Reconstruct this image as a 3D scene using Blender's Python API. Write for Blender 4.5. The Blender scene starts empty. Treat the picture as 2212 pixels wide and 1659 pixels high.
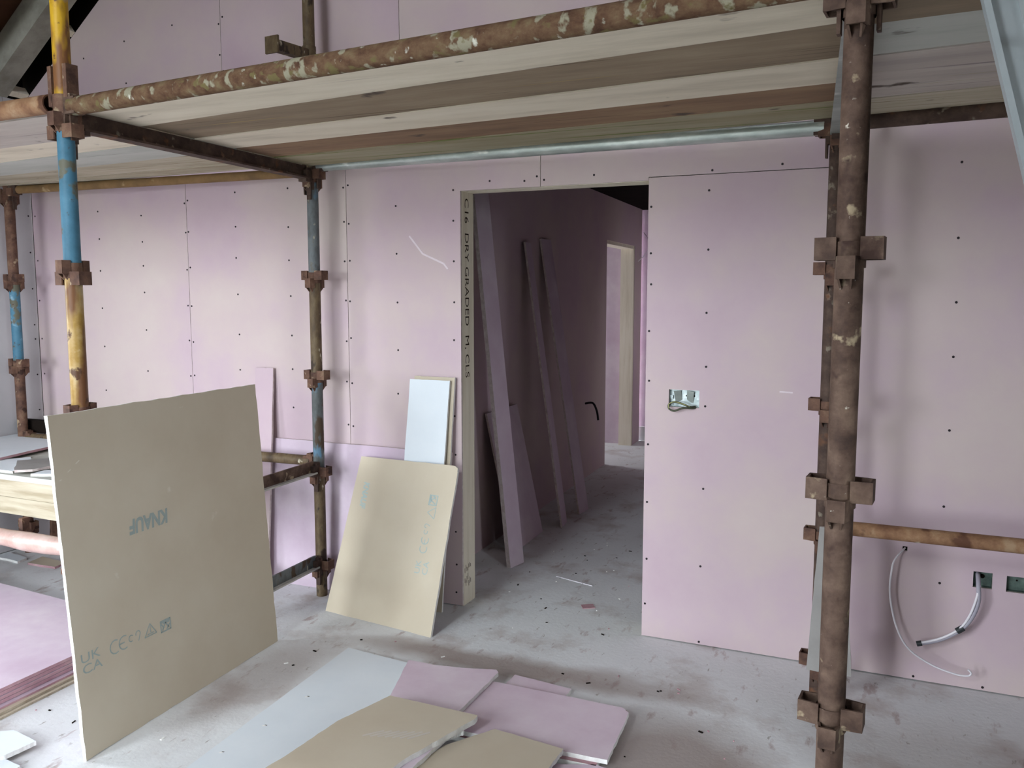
import bpy, math, random
from mathutils import Vector as V, Matrix
random.seed(7)
S = bpy.context.scene
COL = S.collection

# ------------------------------------------------------------------ camera
cam = bpy.data.cameras.new('camera'); camo = bpy.data.objects.new('camera', cam); COL.objects.link(camo)
cam.sensor_width = 36.0; cam.lens = 36.0 * 1851.1 / 2212.0; cam.clip_start = 0.05; cam.clip_end = 200
YAW, PITCH = -0.4136, 0.1049
fw = V((math.sin(YAW)*math.cos(PITCH), math.cos(YAW)*math.cos(PITCH), -math.sin(PITCH)))
rt = V((math.cos(YAW), -math.sin(YAW), 0)); up = rt.cross(fw)
camo.matrix_world = Matrix(((rt.x, up.x, -fw.x, 4.0796), (rt.y, up.y, -fw.y, -4.1931), (rt.z, up.z, -fw.z, 1.7655), (0, 0, 0, 1)))
S.camera = camo

# ------------------------------------------------------------------ world + daylight
w = bpy.data.worlds.new('overcast'); S.world = w; w.use_nodes = True
bg = w.node_tree.nodes['Background']; bg.inputs[0].default_value = (0.86, 0.93, 1.0, 1); bg.inputs[1].default_value = 17.0   # even overcast sky
def area(name, loc, target, sx, sy, power, color, portal=False):
    l = bpy.data.lights.new(name, 'AREA'); l.shape = 'RECTANGLE'; l.size = sx; l.size_y = sy; l.energy = power; l.color = color
    o = bpy.data.objects.new(name, l); COL.objects.link(o); o.location = loc
    d = V(target) - V(loc); o.rotation_euler = d.to_track_quat('-Z', 'Y').to_euler()
    if portal: l.cycles.is_portal = True
    return o
# openings in the walls behind and beside the camera: portals that only guide the sampling of the sky outside
REAR = ((-.9, .5), (1.70, 2.25))          # two tall openings in the wall behind the camera
for xa, xb in REAR: area('daylight_rear', ((xa+xb)/2, -5.90, 1.25), ((xa+xb)/2, 0, 1.25), xb-xa, 2.3, 1, (1, 1, 1), True)
area('daylight_gable', (1.4, -5.90, 3.5), (1.4, 0, 2.0), 1.3, 1.2, 1, (1, 1, 1), True)
area('daylight_left', (-1.47, -2.5, 1.15), (3.0, -2.5, 1.15), .55, 2.1, 1, (1, 1, 1), True)
area('daylight_right', (7.05, -4.15, 1.85), (2.0, -4.15, 1.85), .65, 2.0, 1, (1, 1, 1), True)
# window of the side room, and an unseen lamp added to light the corridor end
area('corridor_end_fill', (2.6, 4.9, 1.5), (1.5, 5.85, 1.0), .7, 1.1, 1.8, (0.95, 0.98, 1.0))
area('daylight_side_room', (-0.9, 4.75, 1.5), (0.7, 5.3, 1.3), 0.9, 1.0, 20, (0.95, 0.97, 1.0))
vs = S.view_settings
vs.view_transform = 'Standard'; vs.look = 'None'; vs.gamma = 1.0; vs.use_curve_mapping = False; vs.exposure = 0.82

# ------------------------------------------------------------------ materials
def lin(c):
    if isinstance(c, str):
        c = [int(c[i:i+2], 16)/255 for i in (0, 2, 4)]
    return tuple(((x/12.92) if x <= .04045 else ((x+.055)/1.055)**2.4) for x in c) + (1,)
MATS = {}
def mat(name, cols, scale=6.0, stretch=(1,1,1), rough=.8, metal=0.0, detail=6.0, bump=0.0, bscale=None, stops=None, fleck=None, band=None):
    """procedural material: a noise ramp over cols; fleck=(colour, scale, threshold); band=(colour, axis, scale, amount)"""
    m = bpy.data.materials.new(name); m.use_nodes = True; nt = m.node_tree; n = nt.nodes; L = nt.links
    b = n['Principled BSDF']; b.inputs['Roughness'].default_value = rough; b.inputs['Metallic'].default_value = metal
    if 'Specular IOR Level' in b.inputs: b.inputs['Specular IOR Level'].default_value = .08 if rough >= .8 else .3
    tc = n.new('ShaderNodeTexCoord'); mp = n.new('ShaderNodeMapping'); mp.inputs['Scale'].default_value = stretch
    L.new(tc.outputs['Object'], mp.inputs['Vector'])
    oi = n.new('ShaderNodeObjectInfo'); ad = n.new('ShaderNodeVectorMath'); ad.operation = 'ADD'
    ml = n.new('ShaderNodeMath'); ml.operation = 'MULTIPLY'; ml.inputs[1].default_value = 37.0
    L.new(oi.outputs['Random'], ml.inputs[0]); L.new(mp.outputs[0], ad.inputs[0]); L.new(ml.outputs[0], ad.inputs[1])
    nz = n.new('ShaderNodeTexNoise'); nz.inputs['Scale'].default_value = scale; nz.inputs['Detail'].default_value = detail; nz.inputs['Roughness'].default_value = .62
    L.new(ad.outputs[0], nz.inputs['Vector'])
    rp = n.new('ShaderNodeValToRGB'); el = rp.color_ramp.elements
    k = len(cols); st = stops or [.32 + .36*i/max(1, k-1) for i in range(k)]
    el[0].position = st[0]; el[0].color = lin(cols[0])
    el[1].position = st[-1] if k > 1 else 1; el[1].color = lin(cols[-1])
    for i in range(1, k-1):
        e = el.new(st[i]); e.color = lin(cols[i])
    L.new(nz.outputs['Fac'], rp.inputs['Fac']); out = rp.outputs['Color']
    for fl in (fleck if isinstance(fleck, list) else [fleck] if fleck else []):
        c, sc, th = fl[:3]
        n2 = n.new('ShaderNodeTexNoise'); n2.inputs['Scale'].default_value = sc; n2.inputs['Detail'].default_value = 4
        mp2 = n.new('ShaderNodeMapping'); mp2.inputs['Scale'].default_value = fl[3] if len(fl) > 3 else (1,1,1)
        L.new(ad.outputs[0], mp2.inputs['Vector']); L.new(mp2.outputs[0], n2.inputs['Vector'])
        r2 = n.new('ShaderNodeValToRGB'); r2.color_ramp.elements[0].position = th; r2.color_ramp.elements[1].position = min(1, th+.06)
        mx = n.new('ShaderNodeMixRGB'); L.new(n2.outputs['Fac'], r2.inputs['Fac']); L.new(r2.outputs['Color'], mx.inputs['Fac'])
        L.new(out, mx.inputs['Color1']); mx.inputs['Color2'].default_value = lin(c); out = mx.outputs['Color']
    L.new(out, b.inputs['Base Color'])
    if bump:
        bp = n.new('ShaderNodeBump'); bp.inputs['Strength'].default_value = bump; bp.inputs['Distance'].default_value = .004
        nb = n.new('ShaderNodeTexNoise'); nb.inputs['Scale'].default_value = bscale or scale*4; nb.inputs['Detail'].default_value = 5
        L.new(ad.outputs[0], nb.inputs['Vector']); L.new(nb.outputs['Fac'], bp.inputs['Height']); L.new(bp.outputs[0], b.inputs['Normal'])
    MATS[name] = m; return m

pink = mat('pink_plasterboard_paper', ['BEA8B2', 'C3AFB6', 'C7B6B5', 'CABCB7'], 1.1, rough=.85, bump=.05, bscale=60)
pinkd = mat('pink_board_face', ['C2AEBD', 'C9B8C5', 'D2C5CD'], 3.0, rough=.85, bump=.05, bscale=60)
rosyedge = mat('rosy_paper_edge', ['A9838A', 'B8949A', 'C4A5A6'], 8, rough=.9)
beige = mat('beige_backing_paper', ['BDB19D', 'C2B7A3', 'C6BCA9'], 2.0, rough=.9, bump=.04, bscale=80, fleck=[('CFC7B8', 9, .72)])
pinkpile = mat('pink_board_face_lightened', ['D2BECB', 'D9C8D3', 'E0D3DB'], 3.5, rough=.85, bump=.05, bscale=60)  # pink board lightened: extra light on the pile put into the colour
greyboard = mat('pale_grey_board_paper', ['D6DDE2', 'DAE1E6', 'DFE5E9'], 2.0, rough=.85)
greyboard2 = mat('grey_board_shade_toned', ['8A8784', '94918E', '9C9996'], 4.0, rough=.9)  # shade put into the grey, for the offcut by the foreground post
gyps = mat('gypsum_core', ['DAD9D4', 'E6E6E2', 'EFEFEC'], 30, rough=.95, bump=.4, bscale=90)
dustyedge = mat('dusty_gypsum_edge', ['B8A9A6', 'C9BDB8', 'D8CFCA'], 30, rough=.95, bump=.3, bscale=90)
leftwallm = mat('grey_plasterboard_paper', ['B4B2B4', 'BBB9BB', 'C0BEC0'], 2.0, rough=.85)
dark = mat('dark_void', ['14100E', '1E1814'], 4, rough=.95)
timber = mat('sawn_softwood', ['D8CFBA', 'E6DECB', 'EBE4D3'], 4, (6,6,.5), rough=.8, fleck=[('9A8664', 3, .70, (1,1,.6)), ('8A6A48', 5, .735)], bump=.15)
timberx = mat('sawn_softwood_long', ['9A8F78', 'AEA48F', 'B9B09D'], 4, (.5,6,6), rough=.85, fleck=[('94836A', 3, .68)], bump=.15)
rafterm = mat('grey_dusty_rafter', ['8C8A80', 'A3A197', 'AEACA2'], 5, rough=.85, bump=.1)
brownboard = mat('brown_roof_board', ['5B4034', '6B4C3C', '77563F'], 3, rough=.9)
rust = mat('rusty_steel', ['40312A', '523F35', '645044', '766152'], 14, rough=.75, metal=.1, detail=10, fleck=[('A8977C', 18, .64), ('D9D2C2', 46, .72), ('3F2C25', 9, .60)], bump=.5)
rust2 = mat('rusty_steel_red', ['48342C', '5B4237', '6C5041', '7C6350'], 16, rough=.75, metal=.1, detail=10, fleck=[('A08C72', 17, .64), ('3E2B24', 11, .62)], bump=.5)
rustdark = mat('dark_rusty_steel', ['3A2B26', '4B3B33', '5E4C42'], 14, rough=.75, metal=.1, detail=10, fleck=[('7E7466', 18, .64), ('6B4A36', 9, .62)], bump=.4)
rustgreen = mat('rusty_steel_lichen', ['4A352A', '5C4535', '6B5541', '75674E'], 22, (.8,1,1), rough=.8, detail=10, fleck=[('8F8A76', 26, .57, (1,.6,.6)), ('6A6040', 20, .60), ('C4C2B4', 34, .69, (1,.5,.5)), ('A9A797', 30, .68)], bump=.6)
orange = mat('orange_rusty_steel', ['684836', '7C5A42', '8E6C50', 'A08468'], 12, rough=.75, detail=10, fleck=[('C0B29A', 10, .64), ('5C3D2C', 9, .58)], bump=.4)
yellow = mat('worn_yellow_paint', ['A8801E', 'C49A20', 'CDA52E'], 9, rough=.5, detail=10, fleck=[('7A5232', 7, .52, (1,1,.35)), ('5E3E26', 22, .60), ('B59A70', 10, .64)], bump=.35)
yellow2 = mat('worn_yellow_paint_rusted', ['8A6A30', '9E7E40', 'AE9260', 'B5A27C'], 9, rough=.45, detail=10, fleck=[('6E4A2E', 6, .52, (1,1,.35)), ('C6B892', 10, .62), ('523622', 18, .62)], bump=.35)
blue = mat('worn_blue_paint', ['3A6478', '437086', '4F7D93'], 9, rough=.55, detail=10, fleck=[('5F5E50', 13, .54), ('4A3A2F', 26, .62), ('88AABC', 9, .64)], bump=.35)
bluegrey = mat('flaking_blue_grey_paint', ['4E5250', '5C6060', '6A7072', '665C4C'], 14, (1,1,.5), rough=.6, detail=10, fleck=[('4A3C2E', 13, .54), ('5F8299', 9, .60), ('A9A694', 28, .66)], bump=.4)
brownpaint = mat('brown_mossy_steel', ['453829', '574734', '6A5A42', '746A52'], 14, (1,1,.5), rough=.6, detail=10, fleck=[('372B20', 14, .58), ('BDB69E', 26, .67)], bump=.4)
galv = mat('galvanised_steel', ['8E9691', 'A6AFAA', 'C4CBC6'], 9, (.4,1,1), rough=.38, metal=.55, fleck=[('D9DED8', 12, .66), ('7C8A78', 7, .66)], bump=.1)
ochre = mat('ochre_rusty_steel', ['6E5940', '7E6546', '8A6E50'], 7, rough=.8, fleck=[('A08A6A', 10, .66)], bump=.2)
alu = mat('ladder_aluminium', ['98A2A4', 'A8B1B3', 'BAC2C3'], 4, (1,1,.15), rough=.4, metal=.35)
boxm = mat('galvanised_box', ['8E9C9C', 'A9B5B5', 'C8D0D0'], 22, rough=.35, metal=.45)
boxd = mat('dark_galvanised_box', ['4C5A54', '5F6F68', '74857C'], 22, rough=.45, metal=.4)
cablew = mat('white_cable', ['DAD6DC', 'E4E0E4'], 10, rough=.5)
cableg = mat('grey_cable', ['9C98A4', 'A9A5B0'], 10, rough=.5)
tape = mat('black_tape', ['2A2E30', '383C3E'], 10, rough=.5)
cabled = mat('dark_green_cable', ['3E4232', '4A4C3A'], 10, rough=.45)
cabley = mat('yellow_green_core', ['A9A871', 'B5B57C'], 10, rough=.45)
ink = mat('grey_blue_ink', ['94A09C', '9EA7A2'], 40, rough=.9)
inkl = mat('pale_blue_ink', ['A3B4B2', 'ADBBB8'], 40, rough=.9)
inkb = mat('black_stamp_ink', ['3C3229', '4A4034'], 40, rough=.9)
screwm = mat('black_screw_head', ['1C1619', '2A2126'], 10, rough=.6)
whitepaint = mat('white_skirting_paint', ['E6E8E8', 'EEF0F0'], 4, rough=.5)
plastic = mat('pinkish_dusty_tube', ['A88A80', 'B79C93', 'C0ACA4'], 7, (1,1,1), rough=.3, fleck=[('DADCDC', 16, .64)], bump=.4)

def boardmat(name, cols, fleck):
    return mat(name, cols, 2.6, (.55, 3.2, 3.2), rough=.85, fleck=fleck + [('5A5048', 2.6, .685, (3.0,.9,.9)), ('C9C2B4', 7, .72, (.5,3,3))], bump=.3, bscale=14, detail=10)
bd_pale = boardmat('pale_weathered_board', ['C4BAA6', 'D6CCB8', 'DDD4C1'], [('A79C92', 4, .68, (.6,3,3)), ('6E6266', 5, .755, (.6,2,2))])
bd_brown = boardmat('brown_weathered_board', ['7E7060', '8D7D69', '9A8B76'], [('6A5B4C', 4, .64, (.5,4,4)), ('A08A60', 3, .66, (.4,4,4))])
bd_red = boardmat('reddish_brown_board', ['7A6452', '8A715C', '957E64'], [('6A5646', 4, .64, (.5,4,4)), ('8E8A5C', 3, .66, (.4,4,4))])
bd_green = boardmat('mossy_board', ['8C8468', '9A927A', 'A39C86'], [('747A4C', 3, .60, (.4,3,3)), ('6E6450', 5, .68, (.5,4,4))])
bd_grey = boardmat('grey_weathered_board', ['A89E98', 'B5ABA3', 'BFB7AE'], [('8F8584', 3, .60, (.4,3,3)), ('A29A78', 4, .68, (.5,4,4))])
bd_tan = boardmat('tan_weathered_board', ['A19782', 'B3AA96', 'BDB5A3'], [('8B8068', 4, .62, (.4,4,4)), ('8E9068', 3, .68, (.4,4,4))])
bd_silver = boardmat('silver_grey_board', ['A9AAA2', 'B5B6AE', 'BBBBB4'], [('8C8D84', 5, .66, (.4,4,4)), ('D8D8D2', 7, .72, (.5,4,4))])

# floor: dusty screed with brown dirt
def floor_mat():
    m = bpy.data.materials.new('dusty_screed'); m.use_nodes = True; nt = m.node_tree; n = nt.nodes; L = nt.links
    b = n['Principled BSDF']; b.inputs['Roughness'].default_value = .9
    tc = n.new('ShaderNodeTexCoord')
    def noise(sc, det=6, st=(1,1,1), rot=0):
        mp = n.new('ShaderNodeMapping'); mp.inputs['Scale'].default_value = st; mp.inputs['Rotation'].default_value = (0,0,rot)
        t = n.new('ShaderNodeTexNoise'); t.inputs['Scale'].default_value = sc; t.inputs['Detail'].default_value = det; t.inputs['Roughness'].default_value = .6
        L.new(tc.outputs['Object'], mp.inputs[0]); L.new(mp.outputs[0], t.inputs['Vector']); return t.outputs['Fac']
    def ramp(f, a, c, ca='000000', cb='FFFFFF'):
        r = n.new('ShaderNodeValToRGB'); r.color_ramp.elements[0].position = a; r.color_ramp.elements[1].position = c
        r.color_ramp.elements[0].color = lin(ca); r.color_ramp.elements[1].color = lin(cb); L.new(f, r.inputs[0]); return r.outputs[0]
    def mix(fac, a, c, amt=1.0):
        x = n.new('ShaderNodeMixRGB'); mm = n.new('ShaderNodeMath'); mm.operation = 'MULTIPLY'; mm.inputs[1].default_value = amt
        L.new(fac, mm.inputs[0]); L.new(mm.outputs[0], x.inputs[0]); L.new(a, x.inputs[1])
        if isinstance(c, str): x.inputs[2].default_value = lin(c)
        else: L.new(c, x.inputs[2])
        return x.outputs[0]
    base = ramp(noise(1.5), .3, .7, 'D6D8D9', 'E0E2E3')
    c1 = mix(ramp(noise(2.6, 8), .52, .68), base, 'A08E84', .55)           # brown trodden dirt
    c2 = mix(ramp(noise(14, 5, (1,.35,1), .5), .60, .70), c1, '8E6A64', .55)  # pinkish brown scuffs
    c3 = mix(ramp(noise(30, 3, (1,.4,1), -.6), .66, .72), c2, '7D7468', .6)   # dark crumbs
    c4 = mix(ramp(noise(40, 3, (.4,1,1), .2), .68, .74), c3, 'D2D4D4', .6)
    # soft-edged brown patches: around the board pile, beside the tall board and far right
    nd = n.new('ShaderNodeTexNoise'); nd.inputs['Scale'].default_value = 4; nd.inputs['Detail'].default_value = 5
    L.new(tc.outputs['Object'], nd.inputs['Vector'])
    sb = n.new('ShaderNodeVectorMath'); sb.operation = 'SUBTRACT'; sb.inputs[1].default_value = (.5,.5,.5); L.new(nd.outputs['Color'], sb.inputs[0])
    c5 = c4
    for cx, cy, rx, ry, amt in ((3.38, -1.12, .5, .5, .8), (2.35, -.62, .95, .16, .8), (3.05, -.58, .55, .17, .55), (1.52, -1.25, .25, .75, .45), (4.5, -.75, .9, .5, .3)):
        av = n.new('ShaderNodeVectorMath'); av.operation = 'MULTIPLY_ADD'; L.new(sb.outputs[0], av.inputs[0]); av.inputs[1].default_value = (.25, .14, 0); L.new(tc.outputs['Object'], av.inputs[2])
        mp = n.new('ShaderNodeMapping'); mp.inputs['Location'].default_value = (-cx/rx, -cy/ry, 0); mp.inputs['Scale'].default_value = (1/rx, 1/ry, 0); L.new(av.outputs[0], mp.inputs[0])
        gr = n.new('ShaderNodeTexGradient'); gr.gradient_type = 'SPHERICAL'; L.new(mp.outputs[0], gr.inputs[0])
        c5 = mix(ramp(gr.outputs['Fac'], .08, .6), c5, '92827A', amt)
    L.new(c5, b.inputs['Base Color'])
    bp = n.new('ShaderNodeBump'); bp.inputs['Strength'].default_value = .25; bp.inputs['Distance'].default_value = .006
    L.new(noise(40, 6), bp.inputs['Height']); L.new(bp.outputs[0], b.inputs['Normal'])
    return m
floorm = floor_mat()

# ------------------------------------------------------------------ mesh helpers
class MB:
    def __init__(s): s.v = []; s.f = []; s.m = []; s.sm = []
    def add(s, vs, fs, mi=0, smooth=False):
        o = len(s.v); s.v += [tuple(x) for x in vs]
        for k, f in enumerate(fs):
            s.f.append([i+o for i in f]); s.m.append(mi[k] if isinstance(mi, (list, tuple)) else mi); s.sm.append(smooth)
    def box(s, c, sz, ax=None, mi=0):
        ax = ax or (V((1,0,0)), V((0,1,0)), V((0,0,1))); c = V(c)
        vs = [c + ax[0]*(a*sz[0]/2) + ax[1]*(b*sz[1]/2) + ax[2]*(d*sz[2]/2) for a in (-1,1) for b in (-1,1) for d in (-1,1)]
        s.add(vs, [(0,1,3,2),(4,6,7,5),(0,4,5,1),(2,3,7,6),(0,2,6,4),(1,5,7,3)], mi)
    def beam(s, p, q, wd, ht, mi=0, upv=(0,0,1)):
        p, q = V(p), V(q); d = (q-p).normalized(); sd = d.cross(V(upv)).normalized(); u = sd.cross(d)
        s.box((p+q)/2, ((q-p).length, wd, ht), (d, sd, u), mi)
    def tube(s, pts, r, n=16, mi=0, cap=True, smooth=True):
        pts = [V(p) for p in pts]; rs = r if isinstance(r, (list, tuple)) else [r]*len(pts)
        rings = []; ref = None
        for i, p in enumerate(pts):
            d = (pts[min(i+1, len(pts)-1)] - pts[max(i-1, 0)]).normalized()
            if ref is None: ref = V((0,0,1)) if abs(d.z) < .9 else V((1,0,0))
            a = (ref - d*ref.dot(d)).normalized(); b = d.cross(a); ref = a
            rings.append([p + (a*math.cos(2*math.pi*k/n) + b*math.sin(2*math.pi*k/n))*rs[i] for k in range(n)])
        vs = [x for rg in rings for x in rg]; fs = []
        for i in range(len(pts)-1):
            for k in range(n):
                fs.append((i*n+k, i*n+(k+1) % n, (i+1)*n+(k+1) % n, (i+1)*n+k))
        s.add(vs, fs, mi, smooth)
        if cap:
            s.add(rings[0], [tuple(range(n))[::-1]], mi); s.add(rings[-1], [tuple(range(n))], mi)
    def hollow(s, p, q, r, t=.006, n=20, mi=0):
        """open-ended tube with a wall"""
        p, q = V(p), V(q); s.tube([p, q], r, n, mi, cap=False); d = (q-p).normalized()
        a = V((0,0,1)) if abs(d.z) < .9 else V((1,0,0)); a = (a - d*a.dot(d)).normalized(); b = d.cross(a)
        def ring(c, rr): return [c + (a*math.cos(2*math.pi*k/n) + b*math.sin(2*math.pi*k/n))*rr for k in range(n)]
        for c, dd in ((p, d), (q, -d)):
            o, i, e = ring(c, r), ring(c, r-t), ring(c + dd*.12, r-t)
            s.add(o+i, [(k, (k+1) % n, n+(k+1) % n, n+k) for k in range(n)], mi)
            s.add(i+e, [(k, (k+1) % n, n+(k+1) % n, n+k) for k in range(n)], mi, True)
            s.add(e, [tuple(range(n))], mi)
    def slab(s, poly, th, mats=(0,0,0), jit=0.0, normal=None, sub=0):
        """poly: top outline (3D, planar); extruded th along -normal. mats = (top, under, edge)"""
        P = [V(p) for p in poly]
        nv = normal and V(normal) or sum(((P[(i+1) % len(P)]-P[i]).cross(P[(i+2) % len(P)]-P[(i+1) % len(P)]) for i in range(len(P))), V()).normalized()
        if sub:
            Q = []
            for i, p in enumerate(P):
                q = P[(i+1) % len(P)]
                for k in range(sub):
                    x = p.lerp(q, k/sub)
                    if k: x = x + (q-p).normalized().cross(nv)*random.uniform(-jit, jit)
                    Q.append(x)
            P = Q
        n = len(P); B = [p - nv*th for p in P]
        if jit and sub:
            B = [b + V((random.uniform(-jit, jit), random.uniform(-jit, jit), 0))*.6 for b in B]
        s.add(P+B, [tuple(range(n)), tuple(range(2*n-1, n-1, -1))] + [(i, n+i, n+(i+1) % n, (i+1) % n) for i in range(n)], [mats[0], mats[1]] + [mats[2]]*n)
    def build(s, name, mats, parent=None):
        me = bpy.data.meshes.new(name); me.from_pydata(s.v, [], s.f)
        for m in (mats if isinstance(mats, (list, tuple)) else [mats]): me.materials.append(m)
        me.polygons.foreach_set('material_index', s.m); me.polygons.foreach_set('use_smooth', s.sm); me.update()
        import bmesh
        bm = bmesh.new(); bm.from_mesh(me); bmesh.ops.recalc_face_normals(bm, faces=bm.faces); bm.to_mesh(me); bm.free()
        o = bpy.data.objects.new(name, me); COL.objects.link(o)
        if parent: o.parent = parent
        return o
def tag(o, label, cat, group=None):
    o['label'] = label; o['category'] = cat
    if group: o['group'] = group
    return o
def struct(o, label=None):
    o['kind'] = 'structure'
    if label: o['label'] = label
    return o
def empty(name, loc, label=None, cat=None, group=None):
    o = bpy.data.objects.new(name, None); COL.objects.link(o); o.location = loc; o.empty_display_size = .05
    if label: tag(o, label, cat, group)
    return o
def recentre(o, p):
    """move the object's origin to p, keeping the mesh where it stands"""
    p = V(p); o.data.transform(Matrix.Translation(-p)); o.location = p; return o
def spline(pts, n=8):
    P = [V(p) for p in pts]; out = []
    for i in range(len(P)-1):
        a, b, c, d = P[max(i-1,0)], P[i], P[i+1], P[min(i+2, len(P)-1)]
        for k in range(n):
            t = k/n; out.append(.5*((2*b) + (c-a)*t + (2*a-5*b+4*c-d)*t*t + (3*b-a-3*c+d)*t**3))
    out.append(P[-1]); return out

# ------------------------------------------------------------------ room shell
def simple(name, boxes, m):
    b = MB()
    for c, sz in boxes: b.box(c, sz)
    return struct(b.build(name, m))
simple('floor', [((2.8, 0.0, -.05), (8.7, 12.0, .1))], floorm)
# gable wall: dark stud void behind, plasterboards in front
def cells(xs, zs, inside, y0, y1):
    """front-facing board with any outline or cut-outs on a grid: front, back and the cut edges"""
    b = MB(); ok = {}
    for i in range(len(xs)-1):
        for j in range(len(zs)-1): ok[i, j] = inside((xs[i]+xs[i+1])/2, (zs[j]+zs[j+1])/2)
    for (i, j), t in ok.items():
        if not t: continue
        a, c, d, e = xs[i], xs[i+1], zs[j], zs[j+1]
        b.add([(a,y0,d),(c,y0,d),(c,y0,e),(a,y0,e)], [(0,1,2,3)], 0)
        b.add([(a,y1,d),(c,y1,d),(c,y1,e),(a,y1,e)], [(3,2,1,0)], 1)
        for di, dj, p, q in ((-1,0,(a,d),(a,e)), (1,0,(c,d),(c,e)), (0,-1,(a,d),(c,d)), (0,1,(a,e),(c,e))):
            if not ok.get((i+di, j+dj)):
                b.add([(p[0],y0,p[1]),(q[0],y0,q[1]),(q[0],y1,q[1]),(p[0],y1,p[1])], [(0,1,2,3)], 1)
    return b
DX0, DX1, DZ = 1.934, 2.971, 2.3175
bk = MB()
for x0, x1, z0, z1 in ((-1.5, DX0-.002, 0, 7.0), (DX1+.002, 7.1, 0, 7.0), (DX0-.002, DX1+.002, DZ+.045, 7.0)):
    bk.box(((x0+x1)/2, .09, (z0+z1)/2), (x1-x0, .11, z1-z0))
wall = struct(bk.build('wall_back', dark))
G = .0016
HOLES = [(3.092, 3.243, 1.206, 1.293), (4.469, 4.544, .473, .545), (4.598, 4.748, .470, .541), (4.180, 4.200, .603, .624)]
def roofz(x): return 3.08 + .77*(x+1.402)
def panel(x0, x1, z0, z1, extra=None, label=None):
    xs = sorted({x0+G, x1-G, *[v for h in HOLES for v in h[:2] if x0 < v < x1], *([e for e in (DX0, DX1) if x0 < e < x1])})
    zs = sorted({z0+G, z1-G, *[v for h in HOLES for v in h[2:] if z0 < v < z1], *([DZ] if z0 < DZ < z1 else []), *([2.335] if z0 < 2.335 < z1 else [])})
    def inside(x, z):
        if any(h[0] < x < h[1] and h[2] < z < h[3] for h in HOLES): return False
        if DX0 < x < DX1 and z < DZ: return False
        if extra and not extra(x, z): return False
        return True
    o = cells(xs, zs, inside, 0.0, .014).build('plasterboard', [pink, dustyedge], wall)
    if label: o['label'] = label
    return o
panel(-1.398, 0, .004, 2.62)
panel(0, 1.2, .004, 2.62)
panel(1.2, 2.4, .004, 2.62)
panel(2.4, 3.925, DZ, 2.62, extra=lambda x, z: x < DX1 or z > 2.335)
panel(DX1, 3.925, .004, 2.333)
panel(3.925, 5.09, .004, 2.62)
for x0, x1 in ((-1.402, .324), (.324, 1.567), (1.567, 2.81), (2.81, 4.05), (4.05, 5.09)):
    b = MB(); x0 += G; x1 -= G
    pts = [(x0, 2.62+G), (x1, 2.62+G), (x1, min(roofz(x1), 5.1)), (x0, min(roofz(x0), 5.1))]
    b.add([(x, 0, z) for x, z in pts] + [(x, .014, z) for x, z in pts], [(0,1,2,3), (7,6,5,4), (0,1,5,4), (1,2,6,5), (2,3,7,6), (3,0,4,7)], [0,1,1,1,1,1])
    b.build('plasterboard', [pink, dustyedge], wall)
# black drywall screws, far too small to pick apart
SC = []
for x, zz in ((-.012, (2.34,2.16,1.92,1.69,1.47,1.25)), (.014, (2.34,2.16,1.92,1.69,1.47,1.25)), (1.185, (2.38,2.17,1.95,1.73,1.50,1.26,1.0)), (1.216, (2.38,2.17,1.95,1.72,1.50,1.25,1.0)),
              (.79, (2.38,2.16,1.96,1.75,1.52,1.31,1.08)), (.39, (2.37,2.17,1.98,1.75,1.52,1.29)), (-.38, (2.27,2.11,1.94,1.78,1.52,1.26)), (-.77, (2.3,2.12,1.92,1.66,1.42,1.12)),
              (-1.37, (2.3,2.0,1.72,1.45,1.2)), (1.53, (2.25,2.0,1.71,1.44,1.2)), (1.895, (2.32,2.17,1.95,1.73,1.52,1.3,1.08,.88,.68,.44,.23,.08)),
              (2.99, (2.2,1.97,1.82,1.57,1.34,1.02,.7,.41,.18)), (3.27, (2.25,1.97,1.68,1.4,1.21,.8,.41,.03)), (4.34, (2.33,2.0,1.73,1.48,1.17,.83,.48)),
              (.31, (3.37,3.2)), (.34, (3.41,3.1)), (-.06, (3.41,)), (-.83, (3.3,)), (-.46, (3.36,3.1))):
    SC += [(x + random.uniform(-.004,.004), z + random.uniform(-.012,.012)) for z in zz]
SC += [(2.11,2.36), (2.31,2.35), (2.38,2.37), (2.42,2.35), (2.69,2.36), (3.28,2.35), (4.25,.02), (4.53,.02), (1.79,.05), (3.6,2.36)]
b = MB()
for x, z in SC:
    b.tube([(x, .0005, z), (x, -.0015, z)], .0058, 8)
so = b.build('screw_head', screwm, wall); so['kind'] = 'stuff'

# pale smears of filler on the wall boards
smear = mat('pale_scuff', ['D8CBD0', 'E0D5D9'], 20, rough=.9)
for pts, wd in (([(1.615,-.0008,2.085),(1.70,-.0008,1.985),(1.83,-.0008,1.93),(1.855,-.0008,1.90)], .010), ([(3.62,-.0008,1.305),(3.68,-.0008,1.303)], .007)):
    b = MB()
    for p, q in zip(pts[:-1], pts[1:]): b.beam(p, q, .001, wd)
    o = b.build('filler_smear', smear, wall); o['label'] = 'pale scuff mark'

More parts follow.
